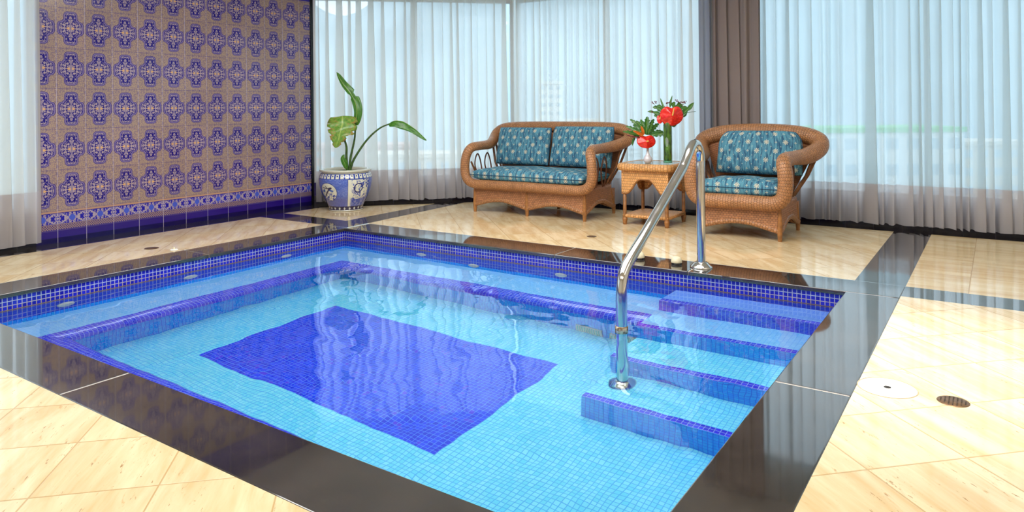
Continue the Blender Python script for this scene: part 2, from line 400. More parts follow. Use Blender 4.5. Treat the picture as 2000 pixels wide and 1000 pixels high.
# ---------------------------------------------------------------- mesh helpers
class MB:
    def __init__(s): s.v = []; s.f = []; s.uv = []; s.mi = []; s.mats = []
    def mi_(s, m):
        if m not in s.mats: s.mats.append(m)
        return s.mats.index(m)
    def face(s, pts, uvs=None, m=None):
        i = len(s.v); s.v += [tuple(p) for p in pts]; s.f.append(tuple(range(i, i+len(pts)))); s.uv.append(uvs); s.mi.append(s.mi_(m) if m else 0)
    def grid(s, P, U=None, m=None, closev=False):
        # P[i][j] points, U[i][j] uvs ; shared vertices
        base = len(s.v); n = len(P); k = len(P[0]); mi = s.mi_(m) if m else 0
        for r in P: s.v += [tuple(p) for p in r]
        for i in range(n-1):
            for j in range(k if closev else k-1):
                j2 = (j+1) % k
                s.f.append((base+i*k+j, base+(i+1)*k+j, base+(i+1)*k+j2, base+i*k+j2))
                if U:
                    uj2 = U[i][j+1]; uj3 = U[i+1][j+1]
                    s.uv.append([U[i][j], U[i+1][j], uj3, uj2])
                else: s.uv.append(None)
                s.mi.append(mi)
    def box(s, x0, x1, y0, y1, z0, z1, m=None, skip=''):
        a = [(x0, y0, z0), (x1, y0, z0), (x1, y1, z0), (x0, y1, z0), (x0, y0, z1), (x1, y0, z1), (x1, y1, z1), (x0, y1, z1)]
        F = {'b': (3, 2, 1, 0), 't': (4, 5, 6, 7), 'f': (0, 1, 5, 4), 'r': (1, 2, 6, 5), 'k': (2, 3, 7, 6), 'l': (3, 0, 4, 7)}
        for k, q in F.items():
            if k not in skip: s.face([a[i] for i in q], None, m)
    def prism(s, poly, z0, z1, m=None):
        n = len(poly)
        s.face([(p[0], p[1], z1) for p in poly], None, m); s.face([(p[0], p[1], z0) for p in reversed(poly)], None, m)
        for i in range(n):
            p, q = poly[i], poly[(i+1) % n]
            s.face([(p[0], p[1], z0), (q[0], q[1], z0), (q[0], q[1], z1), (p[0], p[1], z1)], None, m)
    def lathe(s, prof, c=(0, 0, 0), seg_=32, m=None, sx=1, sy=1):
        P = []; U = []; L = 0
        for i, (r, z) in enumerate(prof):
            if i: L += math.hypot(r-prof[i-1][0], z-prof[i-1][1])
            P.append([(c[0]+r*sx*math.cos(2*PI*j/seg_), c[1]+r*sy*math.sin(2*PI*j/seg_), c[2]+z) for j in range(seg_)])
            U.append([(2*PI*max(r, .05)*j/seg_, L) for j in range(seg_+1)])
        P = list(reversed(P)); U = list(reversed(U))
        s.grid(P, U, m, closev=True)
    def sweep(s, pts, rad, seg_=12, closed=False, m=None, asp=None, up=(0, 0, 1), caps=True):
        # pts list of Vector, rad number or list; asp: (wide, high) multipliers, wide is horizontal-ish
        pts = [Vector(p) for p in pts]; n = len(pts); P = []; U = []; L = 0
        up = Vector(up)
        rr = rad if isinstance(rad, (list, tuple)) else [rad]*n
        N = None
        for i in range(n):
            if closed: t = pts[(i+1) % n]-pts[i-1]
            else: t = pts[min(i+1, n-1)]-pts[max(i-1, 0)]
            t.normalize()
            if N is None:
                N = up - t*up.dot(t)
                if N.length < .05: N = Vector((0, 1, 0)) - t*t.y
            else: N = N - t*N.dot(t)
            N.normalize(); B = t.cross(N)
            if i: L += (pts[i]-pts[i-1]).length
            a, bb = asp if asp else (1, 1); r = rr[i]
            P.append([pts[i]+B*(r*a*math.cos(2*PI*j/seg_))+N*(r*bb*math.sin(2*PI*j/seg_)) for j in range(seg_)])
            U.append([(L, 2*PI*r*j/seg_) for j in range(seg_+1)])
        if closed:
            P.append(P[0]); U.append([(L+(pts[0]-pts[-1]).length, u[1]) for u in U[0]])
        s.grid(P, U, m, closev=True)
        if not closed and caps:
            s.face(list(P[0]), [(.0, .0)]*seg_, m); s.face(list(reversed(P[-1])), [(.0, .0)]*seg_, m)
    def build(s, name, mat, parent=None, smooth=False, bevel=0., loc=None):
        me = bpy.data.meshes.new(name); me.from_pydata(s.v, [], s.f); me.update()
        mats = [mat] if not s.mats else s.mats
        for q in mats: me.materials.append(M[q] if isinstance(q, str) else q)
        if s.mats:
            for p, i in zip(me.polygons, s.mi): p.material_index = i
        uvl = me.uv_layers.new(name='uv').data
        for p, uv in zip(me.polygons, s.uv):
            if uv is None:
                nn = p.normal; ax = max(range(3), key=lambda k: abs(nn[k]))
                if abs(nn.x) > .3 and abs(nn.y) > .3 and abs(nn.z) < .6: ax = 3
                for li in p.loop_indices:
                    co = me.vertices[me.loops[li].vertex_index].co
                    uvl[li].uv = {0: (co.y, co.z), 1: (co.x, co.z), 2: (co.x, co.y), 3: ((co.x+co.y)*.7071, co.z)}[ax]
            else:
                for li, q in zip(p.loop_indices, uv): uvl[li].uv = q
        if smooth:
            for p in me.polygons: p.use_smooth = True
        o = bpy.data.objects.new(name, me); COL.objects.link(o)
        if parent: o.parent = parent
        if loc: o.location = loc
        if bevel:
            bm = bmesh.new(); bm.from_mesh(me); bmesh.ops.remove_doubles(bm, verts=bm.verts, dist=1e-5); bm.to_mesh(me); bm.free()
            md = o.modifiers.new('bevel', 'BEVEL'); md.width = bevel; md.segments = 3; md.limit_method = 'ANGLE'
            pass
        return o
def tag(o, label, cat, group=None, kind=None):
    o['label'] = label; o['category'] = cat
    if group: o['group'] = group
    if kind: o['kind'] = kind
    return o
def struct(o): o['kind'] = 'structure'; return o
def empty(name, loc, rz, label, cat, group=None):
    o = bpy.data.objects.new(name, None); COL.objects.link(o); o.location = loc; o.rotation_euler = (0, 0, rz)
    o.empty_display_size = .1
    return tag(o, label, cat, group)
def cr_(pts, n=8, closed=False):
    pts = [Vector(p) for p in pts]; out = []; N = len(pts)
    for i in range(N if closed else N-1):
        g = (lambda k: pts[k % N]) if closed else (lambda k: pts[min(max(k, 0), N-1)])
        p0, p1, p2, p3 = g(i-1), g(i), g(i+1), g(i+2)
        for j in range(n):
            t = j/n
            out.append(.5*((2*p1)+(p2-p0)*t+(2*p0-5*p1+4*p2-p3)*t*t+(3*p1-p0-3*p2+p3)*t*t*t))
    if not closed: out.append(pts[-1])
    return out

# ---------------------------------------------------------------- room shell
WX, WY, CH = -1.47, 2.5, 2.6     # left wall plane, back wall plane, ceiling height
RX, NY = 7.2, -6.4
DX0, DY0 = WX, .89               # diagonal window wall from (WX,.89) to (.14,WY)
DX1 = .14
PW, PL = 4.06, 2.874             # pool along x, along -y
def poly(b, pts, m=None): b.face([(p[0], p[1], 0) for p in pts], None, m)
f = MB()
poly(f, [(-1.213, NY), (-.305, NY), (-.305, .025), (-1.213, .025)])
poly(f, [(-1.213, .305), (-.3, .295), (-.355, 1.645), (-1.213, .787)])
poly(f, [(-.015, .29), (4.05, .29), (4.05, 2.235), (.235, 2.235), (-.125, 1.875)])
poly(f, [(4.316, NY), (RX, NY), (RX, .037), (4.316, .037)])
poly(f, [(-.305, NY), (4.316, NY), (4.316, -3.128), (-.305, -3.128)])
struct(f.build('floor', 'marble'))
f = MB(); poly(f, [(4.316, .288), (RX, .288), (RX, 2.235), (4.316, 2.235)])
struct(f.build('floor', 'marble_large'))
# black granite bands and borders let into the floor
def gr(name, polys):
    f = MB()
    for p in polys: poly(f, p)
    return struct(f.build(name, 'granite'))
gr('trim_border', [[(WX, NY), (-1.213, NY), (-1.213, .787), (WX, .89)], [(WX, .89), (-1.213, .787), (.235, 2.235), (.14, 2.5)],
                   [(.14, 2.5), (.235, 2.235), (RX, 2.235), (RX, 2.5)]])
gr('trim_band_left', [[(-1.213, .025), (-.305, .025), (-.3, .295), (-1.213, .305)]])
gr('trim_band_back', [[(-.305, .025), (-.003, .025), (-.015, .29), (-.125, 1.875), (-.355, 1.645), (-.3, .295)]])
gr('trim_band_right', [[(4.316, .037), (RX, .037), (RX, .288), (4.316, .288)]])
gr('trim_band_right_back', [[(4.05, .29), (4.316, .29), (4.316, 2.235), (4.05, 2.235)]])
# coping slabs round the pool with thin cream joints
G = .0022; OV = .012; ZT = -.026
slabs = [((-.305, -.305+.305, 0, 0), None)]
def slab(x0, x1, y0, y1):
    f = MB(); f.box(x0, x1, y0, y1, ZT, 0.0005); return struct(f.build('trim_coping', 'granite', bevel=.005))
slab(-.305, OV, -3.128, -1.312-G); slab(-.305, OV, -1.312+G, .025)                 # left
slab(OV+2*G, 2.152-G, -OV, .29); slab(2.152+G, 3.132-G, -OV, .29); slab(3.132+G, 4.316, -OV, .29)   # back
slab(PW-OV, 4.316, -1.568+G, -OV-2*G); slab(PW-OV, 4.316, -3.128, -1.568-G)       # right
slab(OV+2*G, 1.872-G, -3.128, -PL+OV); slab(1.872+G, PW-OV-2*G, -3.128, -PL+OV)    # near
f = MB()
f.box(-.30, .004, -3.12, .02, ZT+.001, -.002); f.box(.004, 4.31, -.004, .285, ZT+.001, -.002)
f.box(PW-.004, 4.31, -3.12, -.004, ZT+.001, -.002); f.box(.004, PW-.004, -3.12, -PL+.004, ZT+.001, -.002)
struct(f.build('trim_grout', 'grout_cream'))

# tiled left wall and its continuation behind the left curtain
f = MB(); f.box(WX-.15, WX, -1.84, .89, 0, CH); struct(f.build('wall_left', 'wall_tile'))
f = MB(); f.box(WX-.14, WX, NY, -1.84, 0, .26); f.box(WX-.14, WX, NY, -1.84, 2.3, CH); struct(f.build('wall_left_sill', 'sill_tile'))
f = MB(); f.box(WX-.002, WX+.012, .872, .905, 0, CH); struct(f.build('trim_corner', 'black'))
f = MB(); f.box(WX-.002, WX+.010, -1.818, -1.806, .09, CH); struct(f.build('trim_edge', 'rattan'))
def wallseg(name, p0, p1, z0, z1, th, mat):
    p0, p1 = Vector(p0), Vector(p1); d = (p1-p0).normalized(); n = Vector((-d.y, d.x))  # outward
    a = [p0, p1, p1+n*th, p0+n*th]; f = MB(); L = (p1-p0).length
    fr_ = [(0, z0), (L, z0), (L, z1), (0, z1)]
    f.face([(*p0, z0), (*p1, z0), (*p1, z1), (*p0, z1)], fr_)
    f.face([(*a[3], z0), (*a[3], z1), (*a[2], z1), (*a[2], z0)]); f.face([(*p0, z1), (*p1, z1), (*a[2], z1), (*a[3], z1)])
    f.face([(*p0, z0), (*a[3], z0), (*a[2], z0), (*p1, z0)])
    f.face([(*p0, z0), (*p0, z1), (*a[3], z1), (*a[3], z0)]); f.face([(*p1, z0), (*a[2], z0), (*a[2], z1), (*p1, z1)])
    return struct(f.build(name, mat))
wallseg('wall_corner_sill', (WX, .89), (DX1, WY), 0, .24, .12, 'sill_tile')
wallseg('wall_corner_head', (WX, .89), (DX1, WY), 2.3, CH, .12, 'plaster')
wallseg('wall_back_sill', (DX1, WY), (RX, WY), 0, .24, .12, 'sill_tile')
wallseg('wall_back_head', (DX1, WY), (RX, WY), 2.3, CH, .12, 'plaster')
wallseg('wall_right', (RX, WY), (RX, NY), 0, CH, .12, 'plaster')
wallseg('wall_near', (RX, NY), (WX, NY), 0, CH, .12, 'plaster')
f = MB(); f.box(2.44, 2.80, WY-.06, WY+.14, 0, CH); struct(f.build('wall_pillar', 'pillar_plaster'))
f = MB(); f.face([(WX-.2, NY-.1, CH), (WX-.2, WY+.2, CH), (RX+.2, WY+.2, CH), (RX+.2, NY-.1, CH)]); 
struct(f.build('ceiling', 'plaster'))
# windows: frames and panes
wi = 0
def window(p0, p1, z0, z1, n):
    global wi
    wi += 1
    p0, p1 = Vector(p0), Vector(p1); d = (p1-p0); L = d.length; d.normalize(); nn = Vector((-d.y, d.x))
    root = MB(); t = .045
    def bar(s0, s1, za, zb, f, th=.05, off=.03):
        a, b_ = p0+d*s0+nn*off, p0+d*s1+nn*off; c_, e = b_+nn*th, a+nn*th
        f.prism([a, b_, c_, e], za, zb)
    bar(0, L, z0, z0+t, root); bar(0, L, z1-t, z1, root)
    for i in range(n+1):
        s = (L-t)*i/n; bar(s, s+t, z0+t, z1-t, root)
    fr_ = struct(root.build('window_%d' % wi, 'window_metal'))
    for i in range(n):
        s = (L-t)*i/n; pn = MB(); bar(s+t, s+(L-t)/n, z0+t, z1-t, pn, .006, .05); pn.build('pane', 'window_glass', fr_)
window((WX, .89), (DX1, WY), .24, 2.3, 2)
window((DX1, WY), (2.44, WY), .24, 2.3, 2)
window((2.80, WY), (RX, WY), .24, 2.3, 3)
window((WX, NY), (WX, -1.84), .26, 2.3, 3)

# ---------------------------------------------------------------- pool
ZW, ZF, ZB = -.105, -1.0, -.43
f = MB(); f.face([(0, -PL, ZW), (PW, -PL, ZW), (PW, 0, ZW), (0, 0, ZW)])
tag(f.build('pool_water', 'water'), 'clear rippling water filling the sunken blue mosaic pool', 'water', kind='stuff')
def pw(name, pts):
    # one mosaic wall; its underwater look is painted in, blue-tinted below, azure lowest
    (x0, y0, _), _, _, (x1, y1, _) = pts; z1 = pts[1][2]
    f = MB(); f.face([(x0, y0, -.124), (x0, y0, z1), (x1, y1, z1), (x1, y1, -.124)]); o = struct(f.build(name, 'mosaic_navy'))
    f = MB(); f.face([(x0, y0, -.352), (x0, y0, -.124), (x1, y1, -.124), (x1, y1, -.352)]); f.build('lower_watertint', 'mosaic_navy_watertint', o)
    f = MB(); f.face([(x0, y0, ZF), (x0, y0, -.352), (x1, y1, -.352), (x1, y1, ZF)]); f.build('bottom_waterlit', 'mosaic_riser_waterlit', o)
    return o
zt = ZT+.001
pw('wall_pool_left', [(0, -PL, ZF), (0, -PL, zt), (0, 0, zt), (0, 0, ZF)])
pw('wall_pool_back', [(0, 0, ZF), (0, 0, zt), (PW, 0, zt), (PW, 0, ZF)])
pw('wall_pool_right', [(PW, 0, ZF), (PW, 0, zt), (PW, -PL, zt), (PW, -PL, ZF)])
pw('wall_pool_near', [(PW, -PL, ZF), (PW, -PL, zt), (0, -PL, zt), (0, -PL, ZF)])
f = MB(); f.face([(0, -PL, ZF), (PW, -PL, ZF), (PW, 0, ZF), (0, 0, ZF)]); struct(f.build('floor_pool', 'mosaic_light'))
f = MB(); f.box(.84, 2.668, -1.927, -.85, ZF-.02, ZF+.002, skip='b'); struct(f.build('floor_pool_panel', 'mosaic_panel'))
# bench with rolled nose running round three sides
TOPW, NOSE, RIS = .36, .475, .33
prof = [(TOPW, ZB)]
for i in range(1, 9):
    a = i/8*PI/2; prof.append((TOPW+(NOSE-TOPW)*math.sin(a), ZB-.085*(1-math.cos(a))))
prof += [(NOSE, ZB-.12), (NOSE-.012, ZB-.135), (RIS, ZB-.14)]
ON = .075   # the near bench is narrower
def ring_pts(o, z):  # path round the inside: back wall (from steps) -> left -> near
    return [(3.05, -o, z), (o, -o, z), (o, -PL+o-ON, z), (PW, -PL+o-ON, z)]
f = MB(); L = 0
f.face([(0, 0, ZB), (0, -TOPW, ZB), (3.05, -TOPW, ZB), (3.05, 0, ZB)]); f.face([(0, -TOPW, ZB), (0, -PL+TOPW-ON, ZB), (TOPW, -PL+TOPW-ON, ZB), (TOPW, -TOPW, ZB)])
f.face([(0, -PL, ZB), (PW, -PL, ZB), (PW, -PL+TOPW-ON, ZB), (0, -PL+TOPW-ON, ZB)])
bench = struct(f.build('floor_pool_bench', 'mosaic_bench'))
f = MB(); L = 0
for i in range(len(prof)-1):
    (o0, z0), (o1, z1) = prof[i], prof[i+1]; l2 = L+math.hypot(o1-o0, z1-z0)
    A, B = ring_pts(o0, z0), ring_pts(o1, z1)
    for k in range(3):
        ax = 0 if k != 1 else 1
        f.face([A[k], B[k], B[k+1], A[k+1]][::-1 if True else 1], [(A[k+1][ax], L), (B[k+1][ax], l2), (B[k][ax], l2), (A[k][ax], L)])
    L = l2
nose = f.build('bench_nose', 'mosaic_navy_deep', bench, smooth=False)
f = MB(); A, B = ring_pts(RIS, ZB-.14), ring_pts(RIS, ZF)
for k in range(3): f.face([A[k+1], B[k+1], B[k], A[k]])
f.build('bench_riser', 'mosaic_riser_waterlit', bench)
# steps
SX = 3.05; fronts = [-.28, -.61, -.945, -1.272]
for i, yf in enumerate(fronts):
    zt_ = -.2-.2*i; yb = 0 if i == 0 else fronts[i-1]
    f = MB()
    f.face([(SX+.0, yf+.05, zt_), (PW, yf+.05, zt_), (PW, yb, zt_), (SX+.0, yb, zt_)])
    st = struct(f.build('floor_pool_step', 'mosaic_step' if i == 0 else 'mosaic_bench' if i == 1 else 'mosaic_light'))
    f = MB(); f.face([(SX, yf, zt_), (PW, yf, zt_), (PW, yf+.05, zt_), (SX, yf+.05, zt_)])
    f.build('step_edge', 'mosaic_navy_deep', st)
    f = MB(); f.face([(SX, yf, ZF), (PW, yf, ZF), (PW, yf, zt_), (SX, yf, zt_)]); f.face([(SX, yf, ZF), (SX, yf, zt_), (SX, yb, zt_), (SX, yb, ZF)])
    f.build('step_riser', 'mosaic_navy_deep' if i == 0 else 'mosaic_riser_waterlit', st)
# inlet jets on the pool walls
def disc(name, c, n, r, mat, parent=None, depth=.012, hole=None):
    f = MB(); f.lathe([(0, depth), (r*.75, depth), (r*.93, depth*.7), (r, 0)], seg_=28)
    o = f.build(name, mat, parent, smooth=True); o.location = c
    o.rotation_euler = Vector(n).to_track_quat('Z', 'Y').to_euler()
    if hole:
        h_ = MB(); h_.lathe([(0, depth+.002), (hole*.6, depth+.002), (hole, depth-.001)], seg_=16); h_.build('nozzle', 'cream_plastic', o, smooth=True)
    return o
wn_ = {'l': 'left wall', 'b': 'back wall'}
for c, n, r, lb in (((.001, -2.278, -.239), (1, 0, 0), .052, 'round cream inlet on the left pool wall, nearest the front'),
                    ((.001, -1.454, -.241), (1, 0, 0), .052, 'round cream inlet midway along the left pool wall'),
                    ((.001, -.626, -.242), (1, 0, 0), .050, 'round cream inlet on the left pool wall nearest the far corner'),
                    ((.892, -.001, -.243), (0, -1, 0), .050, 'round cream inlet on the back pool wall nearest the far corner'),
                    ((1.422, -.001, -.350), (0, -1, 0), .050, 'lowest cream inlet on the back pool wall, just above the bench'),
                    ((2.199, -.001, -.242), (0, -1, 0), .050, 'round cream inlet on the back pool wall nearest the steps')):
    tag(disc('water_inlet', c, n, r, 'cream_plastic', hole=.018), lb, 'pool inlet', 'round inlets under the waterline')
for x0, x1, lb in ((2.50, 2.69, 'slotted pale grille at the foot of the bench riser, left of the handrail'), (2.74, 2.92, 'slotted pale grille at the foot of the bench riser, behind the handrail')):
    f = MB(); f.box(x0, x1, -RIS-.012, -RIS-.001, -.985, -.90); r_ = f.build('suction_grille', 'cream_plastic')
    tag(r_, lb, 'grille', 'grilles at the pool bottom'); f = MB()
    k = x0+.012
    while k < x1-.01: f.box(k, k+.008, -RIS-.0135, -RIS-.011, -.975, -.91); k += .017
    f.build('slot', 'glass_green', r_)['kind'] = 'stuff'

# handrail: local coordinates in the plane x=3.163
rail = empty('pool_handrail', (3.163, .150, 0), 0, 'bent stainless steel handrail rising from the coping and dipping into the pool steps', 'handrail')
pts = [(0, 0, .0), (0, 0, .3), (0, 0, .62)]
ctrl = [(0, 0, .66), (0, .0, .70), (0, -.018, .76), (0, -.065, .800), (0, -.125, .806), (0, -.185, .775), (0, -.25, .72), (0, -.32, .665)]
pts += cr_(ctrl, 6)
pts += [(0, -.60, .508), (0, -.90, .345)] + cr_([(0, -1.06, .262), (0, -1.13, .218), (0, -1.172, .170), (0, -1.188, .11), (0, -1.192, .05)], 6)
pts += [(0, -1.20, -.1), (0, -1.235, -.3), (0, -1.262, -.5), (0, -1.27, -.79)]
pts = [Vector(p) if not isinstance(p, Vector) else p for p in pts]
for p in pts:
    if p.z < .06: p.y = -1.192 - 0.0 if p.y < -1 else p.y
f = MB(); f.sweep([(p.x, p.y, p.z) for p in pts], .029, 24, up=(1, 0, 0)); f.build('rail_tube', 'steel', rail, smooth=True)
fl_ = [(.0, .036), (.036, .036), (.044, .032), (.066, .012), (.072, .006), (.072, 0)]
f = MB(); f.lathe(fl_, (0, 0, .0008), 32); o = f.build('base_flange', 'steel', rail, smooth=True)
f = MB(); f.lathe(fl_, (0, -1.192, -.7995), 32); f.build('base_flange', 'steel', rail, smooth=True)
f = MB(); f.lathe([(.0305, .028), (.0335, .026), (.0335, -.008), (.0305, -.010)], (0, -1.192, ZW+.006), 24); f.build('rail_collar', 'old_steel', rail, smooth=True)

# two round knobs on the coping
for c, lb in (((2.722, .168), 'cream domed button on the dark coping, left of the other one'), ((2.995, .150), 'cream domed button on the dark coping next to the handrail base')):
    t = empty('pool_button', (*c, .0008), 0, lb, 'button', 'domed buttons on the back coping')
    f = MB(); f.lathe([(0, .052), (.016, .051), (.028, .043), (.035, .028), (.037, .014), (.036, .012)]); f.build('dome', 'cream_plastic', t, smooth=True)
    f = MB(); f.lathe([(.0, .013), (.033, .0125), (.034, 0)]); f.build('base_ring', 'black', t, smooth=True)
# floor drains and lids
def cover(c, r, lb, cat, mat, hole, name):
    f = MB(); f.lathe([(0, .002), (r*.96, .002), (r, .0004)], seg_=40); o = f.build(name, mat, smooth=True, loc=(*c, .0)); tag(o, lb, cat)
    return o
o = cover((4.414, -1.410), .097, 'large white round skimmer lid let into the marble beside the coping', 'skimmer lid', 'white_plastic', 0, 'skimmer_lid')
f = MB(); f.lathe([(0, .0032), (.012, .0030), (.013, .0012)], seg_=18); f.build('finger_hole', 'hole', o)
f = MB(); f.lathe([(.0975, .0006), (.0980, .0016), (.1005, .0016), (.1015, .0004)], seg_=40); f.build('rim', 'lid_rim', o)
o = cover((4.622, -1.424), .051, 'perforated brass floor drain in the marble next to the skimmer lid', 'floor drain', 'brass', 0, 'floor_drain')
f = MB()
for i in range(-3, 4):
    for j in range(-3, 4):
        if i*i+j*j < 11: f.lathe([(0, .0030), (.0026, .0030), (.0028, .0018)], (i*.0125, j*.0125, 0), 8)
f.build('drain_hole', 'hole', o)['kind'] = 'stuff'
cover((-.584, -1.411), .052, 'dark bronze floor drain on the marble strip below the tiled wall', 'floor drain', 'brass', 0, 'floor_drain')
cover((2.044, .757), .040, 'small bronze floor drain in front of the wicker side table', 'floor drain', 'brass', 0, 'floor_drain')
t = empty('floor_socket', (-.377, -1.353, 0), 0, 'small white capped fitting on the marble strip at the left coping', 'fitting')
f = MB(); f.lathe([(0, .006), (.024, .006), (.030, .001)]); f.build('plate', 'white_plastic', t, smooth=True)
f = MB(); f.lathe([(0, .02), (.006, .019), (.008, .005)], seg_=14); f.build('stud', 'cream_plastic', t, smooth=True)

# ---------------------------------------------------------------- curtains
def curtain(name, p0, p1, z0, z1, pitch, amp, hem, mat, hemmat, label, seed, cat='curtain', group=None, gather=1.):
    rnd = random.Random(seed)
    p0, p1 = Vector(p0), Vector(p1); d = p1-p0; L = d.length; d.normalize(); n = Vector((-d.y, d.x))
    folds = []; s = 0
    while s < L:
        w = pitch*rnd.uniform(.55, 1.5); folds.append((s, min(w, L-s), amp*rnd.uniform(.6, 1.25), rnd.choice((.15, .3, .45, .6, .75)), rnd.uniform(-.012, .012), rnd.uniform(-.4, .4))); s += w
    zs = [z1, z1-.35, z1-.8, z1-1.3, (z0+hem+.35), z0+hem, z0+hem-.001 if hem else z0, z0+hem*.5, z0]
    zs = [z1 + (z0+hem-z1)*k/9 for k in range(10)]
    zh = [z0+hem - hem*k/4 for k in range(5)]
    def row(z):
        pts = []; us = []; t = (z1-z)/(z1-z0); acc = 0
        for (s0, w, a, ov, dr, ph) in folds:
            K = 14
            for j in range(K):
                q = j/K
                # flat face, tight return fold
                x_ = s0 + w*(q + ov*math.sin(2*PI*q)*(.55+.45*t)) + dr*t*math.sin(PI*q)
                y_ = -a*(.75+.35*t)*math.sin(2*PI*q+ph*t)*(1 if q < .5 else .8)
                P = p0 + d*min(max(x_, -.01), L+.01) + n*y_
                pts.append((P.x, P.y, z + (.006*math.sin(s0*9+q*6) if z < z0+.01 else 0))); us.append((s0+w*q*1.6, z))
        return pts, us
    f = MB(); R = [row(z) for z in zs]; f.grid([r[0] for r in R], [r[1] for r in R])
    o = f.build(name, mat, smooth=True); tag(o, label, cat, group)
    if hem:
        f = MB(); R = [row(z) for z in zh]; f.grid([r[0] for r in R], [r[1] for r in R]); f.build('hem', hemmat, o, smooth=True)
    return o
o2 = .12
curtain('sheer_curtain', (WX+.07, .88), (DX1+.03, WY-.15), .035, CH-.04, .10, .034, .335, 'sheer_cloth', 'sheer_hem',
        'white sheer curtain over the corner window behind the potted plant', 3, group='sheer curtains')
curtain('sheer_curtain', (DX1+.06, WY-.12), (2.44, WY-.12), .035, CH-.04, .095, .034, .335, 'sheer_cloth', 'sheer_hem',
        'white sheer curtain hanging behind the wicker loveseat and side table', 5, group='sheer curtains')
curtain('sheer_curtain', (2.80, WY-.12), (RX-.05, WY-.12), .035, CH-.04, .080, .036, .335, 'sheer_cloth_blue', 'sheer_hem',
        'wide bluish sheer curtain to the right of the grey drape, behind the armchair', 9, group='sheer curtains')
curtain('sheer_curtain', (WX+.07, -5.5), (WX+.07, -1.815), .03, CH-.04, .12, .034, .40, 'sheer_cloth', 'sheer_hem',
        'white sheer curtain at the left edge, beside the patterned tile wall', 11, group='sheer curtains')
curtain('drape', (2.53, WY-.19), (2.99, WY-.19), .03, CH-.04, .085, .030, 0, 'drape_cloth', 'drape_cloth',
        'grey-brown opaque drape covering the pillar behind the armchair', 21)
curtain('drape', (2.40, WY-.20), (2.52, WY-.20), .03, CH-.04, .07, .026, 0, 'drape_satin', 'drape_satin',
        'narrow silvery lining drape along the left side of the grey-brown drape', 22)

# ---------------------------------------------------------------- outdoors seen through the sheers
GZ = -24
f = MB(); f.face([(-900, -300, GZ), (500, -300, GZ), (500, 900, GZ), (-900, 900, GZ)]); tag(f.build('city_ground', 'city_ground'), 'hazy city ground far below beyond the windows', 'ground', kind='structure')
AZ0 = math.atan2(*reversed((FW - RT*.235).xy))
f = MB(); P = []
for i in range(241):
    a = math.radians(20 + 190*i/240); R0 = 420
    hgt = 128 + 10*math.sin(a*3.1+.6) + 5*math.sin(a*9) - 64*math.exp(-((a-AZ0)/.10)**2) + 3*math.sin(a*23)
    P.append([(R0*math.cos(a), R0*math.sin(a), GZ), ((R0+60)*math.cos(a), (R0+60)*math.sin(a), GZ+(hgt-GZ)*.6), ((R0+140)*math.cos(a), (R0+140)*math.sin(a), hgt), ((R0+260)*math.cos(a), (R0+260)*math.sin(a), GZ)])
f.grid([list(r) for r in zip(*P)][::-1]); o = f.build('mountain_ridge', 'hill_haze', smooth=True); tag(o, 'haze-tinted mountain ridge faintly seen through the sheer curtains', 'mountain', kind='structure')
def building(c, w, d_, h, mat, label, floors, bays, roofmat=None):
    t = empty('building', (c[0], c[1], GZ), math.atan2(FW.y, FW.x)-PI/2, label, 'building', 'buildings beyond the windows')
    f = MB(); f.box(-w/2, w/2, -d_/2, d_/2, 0, h); f.build('walls', mat, t)
    f = MB(); f.box(-w/2-.3, w/2+.3, -d_/2-.3, d_/2+.3, h, h+.8); f.build('roof', roofmat or mat, t)
    f = MB()
    for k in range(floors):
        z = h*(k+.35)/floors
        for j in range(bays):
            xx = -w/2+w*(j+.2)/bays; f.box(xx, xx+w*.6/bays, -d_/2-.05, -d_/2, z, z+h*.42/floors)
    f.build('windows', 'pane_dark', t)['kind'] = 'stuff'
def outpt(px, dist):
    v = FW + RT*((px-1000)/1395); p = Vector((4.757, -4.368, 0))+v*dist; return (p.x, p.y)
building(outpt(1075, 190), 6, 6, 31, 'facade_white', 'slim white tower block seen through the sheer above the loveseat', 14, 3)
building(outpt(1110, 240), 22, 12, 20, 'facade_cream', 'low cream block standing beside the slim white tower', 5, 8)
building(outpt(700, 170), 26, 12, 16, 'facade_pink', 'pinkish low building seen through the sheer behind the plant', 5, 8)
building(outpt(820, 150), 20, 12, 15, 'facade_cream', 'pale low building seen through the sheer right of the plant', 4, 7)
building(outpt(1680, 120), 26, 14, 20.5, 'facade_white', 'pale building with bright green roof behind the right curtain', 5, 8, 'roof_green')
building(outpt(1880, 140), 20, 12, 17, 'facade_cream', 'cream building at far right behind the sheer curtain', 5, 7)

